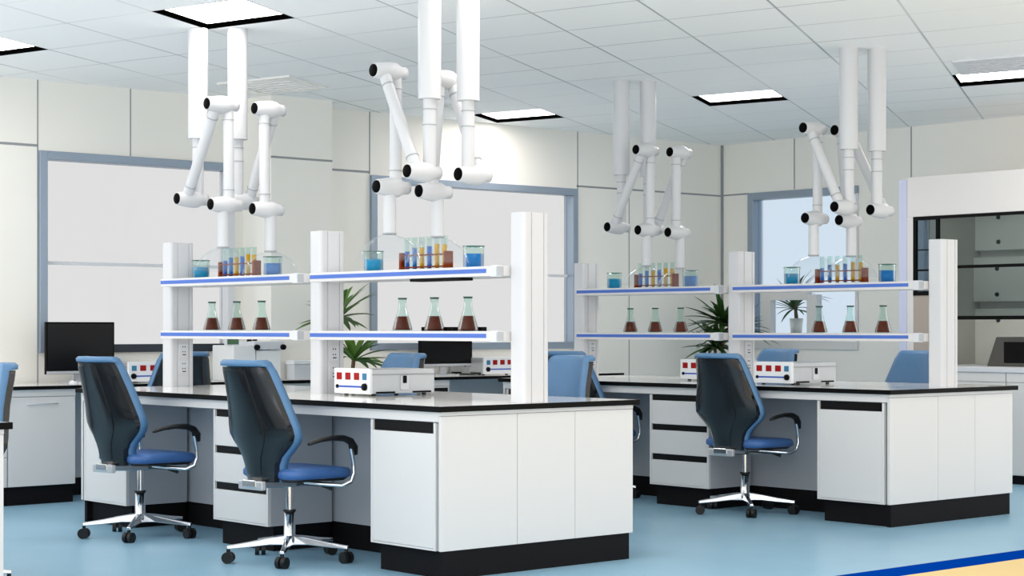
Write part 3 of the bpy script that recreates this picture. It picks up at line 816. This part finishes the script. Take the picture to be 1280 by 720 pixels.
# ------------------------------------------------------------------ beyond the right window
t = thing('low_cabinet', 'dark low cabinet seen through the right window', 'cabinet', (14.45, 12.30, 0))
box(-.25, .25, -.38, .30, .05, 1.12).build('body', MATS['dark_plinth'], t, .01)
for y in (-.21, .13): box(-.262, -.25, y-.155, y+.155, .08, 1.09).build('door', MATS['dark_plinth'], t, .003)
box(-.23, .23, -.36, .28, 0, .05).build('plinth', BLACK, t)
plant('green plant in a cream vase seen through the right window', 14.40, 12.12, ((0, 0, .42), (0, .02, .3)), .36, 21, LEAFDK, pot_r=.07, base=1.12, nleaf=26, scale=.62)
t = thing('blue_screen', 'blue free-standing partition seen through the right window', 'partition', (14.7, 10.95, 0))
box(-.02, .02, -.06, .06, .06, 1.72).build('panel_sheet', MATS['blue_slider_track'] if False else STRIP, t, .004)
for y in (-.05, .05): box(-.15, .15, y-.01, y+.01, 0, .06).build('foot', SILVER, t)

# ------------------------------------------------------------------ fume hood on the right wall
HX0 = 12.5; HY0, HY1 = 7.35, 9.415
t = thing('fume_hood', 'tall white fume hood with a dark glazed opening at the right edge', 'fume hood', (HX0, (HY0+HY1)/2, .92))
oy = (HY0+HY1)/2; Y_ = lambda y: y-oy; Z_ = lambda z: z-.92
D = RX-HX0-.01
m = MB()
m.box(0, D, Y_(HY0), Y_(HY0)+.05, 0, Z_(2.48)).box(.34, D, Y_(HY1)-.05, Y_(HY1), 0, Z_(2.48)).box(.06, .34, Y_(HY1)-.05, Y_(HY1), 0, Z_(1.5)).box(.06, .34, Y_(HY1)-.05, Y_(HY1), Z_(2.14), Z_(2.48)).box(.05, D, Y_(HY0)+.05, Y_(HY1)-.05, Z_(2.44), Z_(2.48)).box(D-.03, D, Y_(HY0)+.05, Y_(HY1)-.05, 0, Z_(2.44))
m.build('carcass', WHITE, t)
box(0, .05, Y_(HY0)+.05, Y_(9.335), Z_(2.15), Z_(2.48)).build('top_panel', WHITE, t, .004)
box(-.004, .06, Y_(9.337), Y_(9.417), 0, Z_(2.462)).build('lavender_post', LAV, t, .003)
box(0, .05, Y_(9.275), Y_(9.336), 0, Z_(2.15)).build('stile', WHITE, t, .003)
m = MB(); m.box(.34, D-.03, Y_(HY1)-.06, Y_(HY1)-.05, 0, Z_(2.44)).box(.06, .34, Y_(HY1)-.06, Y_(HY1)-.05, 0, Z_(1.5)).box(.06, D-.03, Y_(HY0)+.05, Y_(HY0)+.06, 0, Z_(2.44)).box(.06, D-.03, Y_(HY0)+.06, Y_(HY1)-.06, Z_(2.40), Z_(2.44))
m.build('liner', HOODIN, t)
bf = MB().box(D-.10, D-.04, Y_(HY0)+.06, Y_(HY1)-.06, .0, Z_(1.40)).box(D-.12, D-.04, Y_(HY0)+.06, Y_(HY1)-.06, Z_(1.46), Z_(1.84)).box(D-.10, D-.04, Y_(HY0)+.06, Y_(HY1)-.06, Z_(1.9), Z_(2.38)).build('baffle', HOODBACK, t)
for z in (1.06, 1.30, 1.52, 1.74, 1.97, 2.18):
    for y in (9.12, 8.3, 7.6):
        xx = D-.12 if 1.46 < z < 1.84 else D-.10
        MB().lathe([(.0, xx-.012), (.016, xx-.012), (.02, xx), (.0, xx)], 12, (0, Y_(y), Z_(z)), 'x').build('bolt', ALUDK, bf)
box(-.01, D-.12, Y_(HY0)+.05, Y_(9.275), -.04, 0.0).build('work_surface', PAPER, t, .003)
box(.06, .34, Y_(HY1)-.03, Y_(HY1)-.025, Z_(1.5), Z_(2.14)).build('side_glass', PANEBLUE, t)
box(.25, .33, Y_(HY0)+.2, Y_(HY1)-.25, Z_(2.37), Z_(2.40)).build('hood_fill_strip', HOODFILL, t)  # unseen glowing strip, added to brighten the hood interior
# side light with black frame, then the sliding sash
fr = MB(); ya, yb = Y_(9.05), Y_(9.275)
fr.box(.0, .03, yb-.028, yb, Z_(1.50), Z_(2.15)).box(.0, .03, ya, yb-.028, Z_(1.50), Z_(1.535)).box(.0, .03, ya, yb-.028, Z_(2.12), Z_(2.15)).box(.004, .02, ya, yb-.028, Z_(1.70), Z_(1.715)).box(.004, .02, ya, yb-.028, Z_(1.87), Z_(1.88))
s_ = fr.build('side_light_frame', BLACK, t)
box(.012, .016, ya, yb-.028, Z_(1.535), Z_(2.12)).build('side_light_glass', PANEBLUE, s_)
box(.005, .03, Y_(9.05), Y_(9.275), .0, Z_(1.50)).build('taupe_panel', BEIGE, t)
fr = MB(); ya, yb = Y_(HY0)+.06, Y_(9.05)
fr.box(.01, .03, ya, yb, Z_(1.715), Z_(1.74)).box(.0, .03, ya, yb, Z_(1.30), Z_(1.33)).box(.0, .03, yb-.025, yb, Z_(1.33), Z_(2.15)).box(.0, .03, ya, yb-.025, Z_(2.125), Z_(2.15))
s_ = fr.build('sash_frame', BLACK, t)
box(.013, .017, ya, yb-.025, Z_(1.33), Z_(2.125)).build('sash_glass', SASHG, s_)
# dark equipment case inside the hood
t = thing('equipment_case', 'dark sloping equipment case standing inside the fume hood', 'case', (13.0, 8.45, .92))
MB().prism([(.33, 0), (.24, .24), (-.4, .24), (-.4, 0)], -.18, .18, 'x').build('case_body', DKGREY, t, .006)
box(-.19, -.18, -.36, .16, .03, .2).build('front_plate', PLINTH, t, .003)
# hood base cabinets
def hood_unit(label, y0, y1):
    t = thing('base_cabinet', label, 'cabinet', (HX0, (y0+y1)/2, 0), 0, 'cabinets under the fume hood')
    h = (y1-y0)/2
    box(.022, D, -h, h, .07, .878).build('body', WHITE, t)
    for s in (-1, 1):
        d = box(0, .02, s*.002, s*(h-.002), .075, .80).build('door', WHITE, t, .003)
        y = s*(.045)
        MB().tube([(0, y, .50), (-.022, y, .50), (-.022, y, .64), (0, y, .64)], .006, 8).build('handle', SILVER, d)
    box(0, .022, -h+.002, h-.002, .803, .878).build('apron', WHITE, t, .003)
    box(.04, D, -h, h, 0, .07).build('plinth', MATS['dark_plinth'], t)
hood_unit('white two-door cabinet under the far half of the fume hood', 8.385, 9.41)
hood_unit('white two-door cabinet under the near half of the fume hood', 7.355, 8.38)

# ------------------------------------------------------------------ daylight, camera
w = bpy.data.worlds.new('daylight'); sc.world = w; w.use_nodes = True
bg = w.node_tree.nodes['Background']; bg.inputs[0].default_value = (1, 1, 1, 1); bg.inputs[1].default_value = 1.1
# sky made brighter towards -x as added fill for faces turned that way
nt = w.node_tree; tc = nt.nodes.new('ShaderNodeTexCoord'); sx = nt.nodes.new('ShaderNodeSeparateXYZ')
mr = nt.nodes.new('ShaderNodeMapRange'); mr.inputs[1].default_value = -.1; mr.inputs[2].default_value = -.9; mr.inputs[3].default_value = 1.25; mr.inputs[4].default_value = 2.7
nt.links.new(tc.outputs['Generated'], sx.inputs[0]); nt.links.new(sx.outputs['X'], mr.inputs[0]); nt.links.new(mr.outputs[0], bg.inputs[1])
cam = bpy.data.cameras.new('camera'); co = bpy.data.objects.new('camera', cam); C.objects.link(co)
cam.sensor_fit = 'HORIZONTAL'; cam.sensor_width = 36; cam.lens = 36*F/1280
cam.shift_y = (HOR-360)/1280; cam.clip_start = .05
co.location = (0, 0, HC)
co.rotation_euler = (PI/2, 0, TH-PI/2)
sc.camera = co
sc.cycles.transparent_max_bounces = 32; sc.cycles.max_bounces = 16; sc.cycles.diffuse_bounces = 8
vs_ = sc.view_settings
sc.display_settings.display_device = 'sRGB'
vs_.view_transform = 'Standard'; vs_.look = 'None'; vs_.gamma = 1; vs_.exposure = 0.07; vs_.use_curve_mapping = False
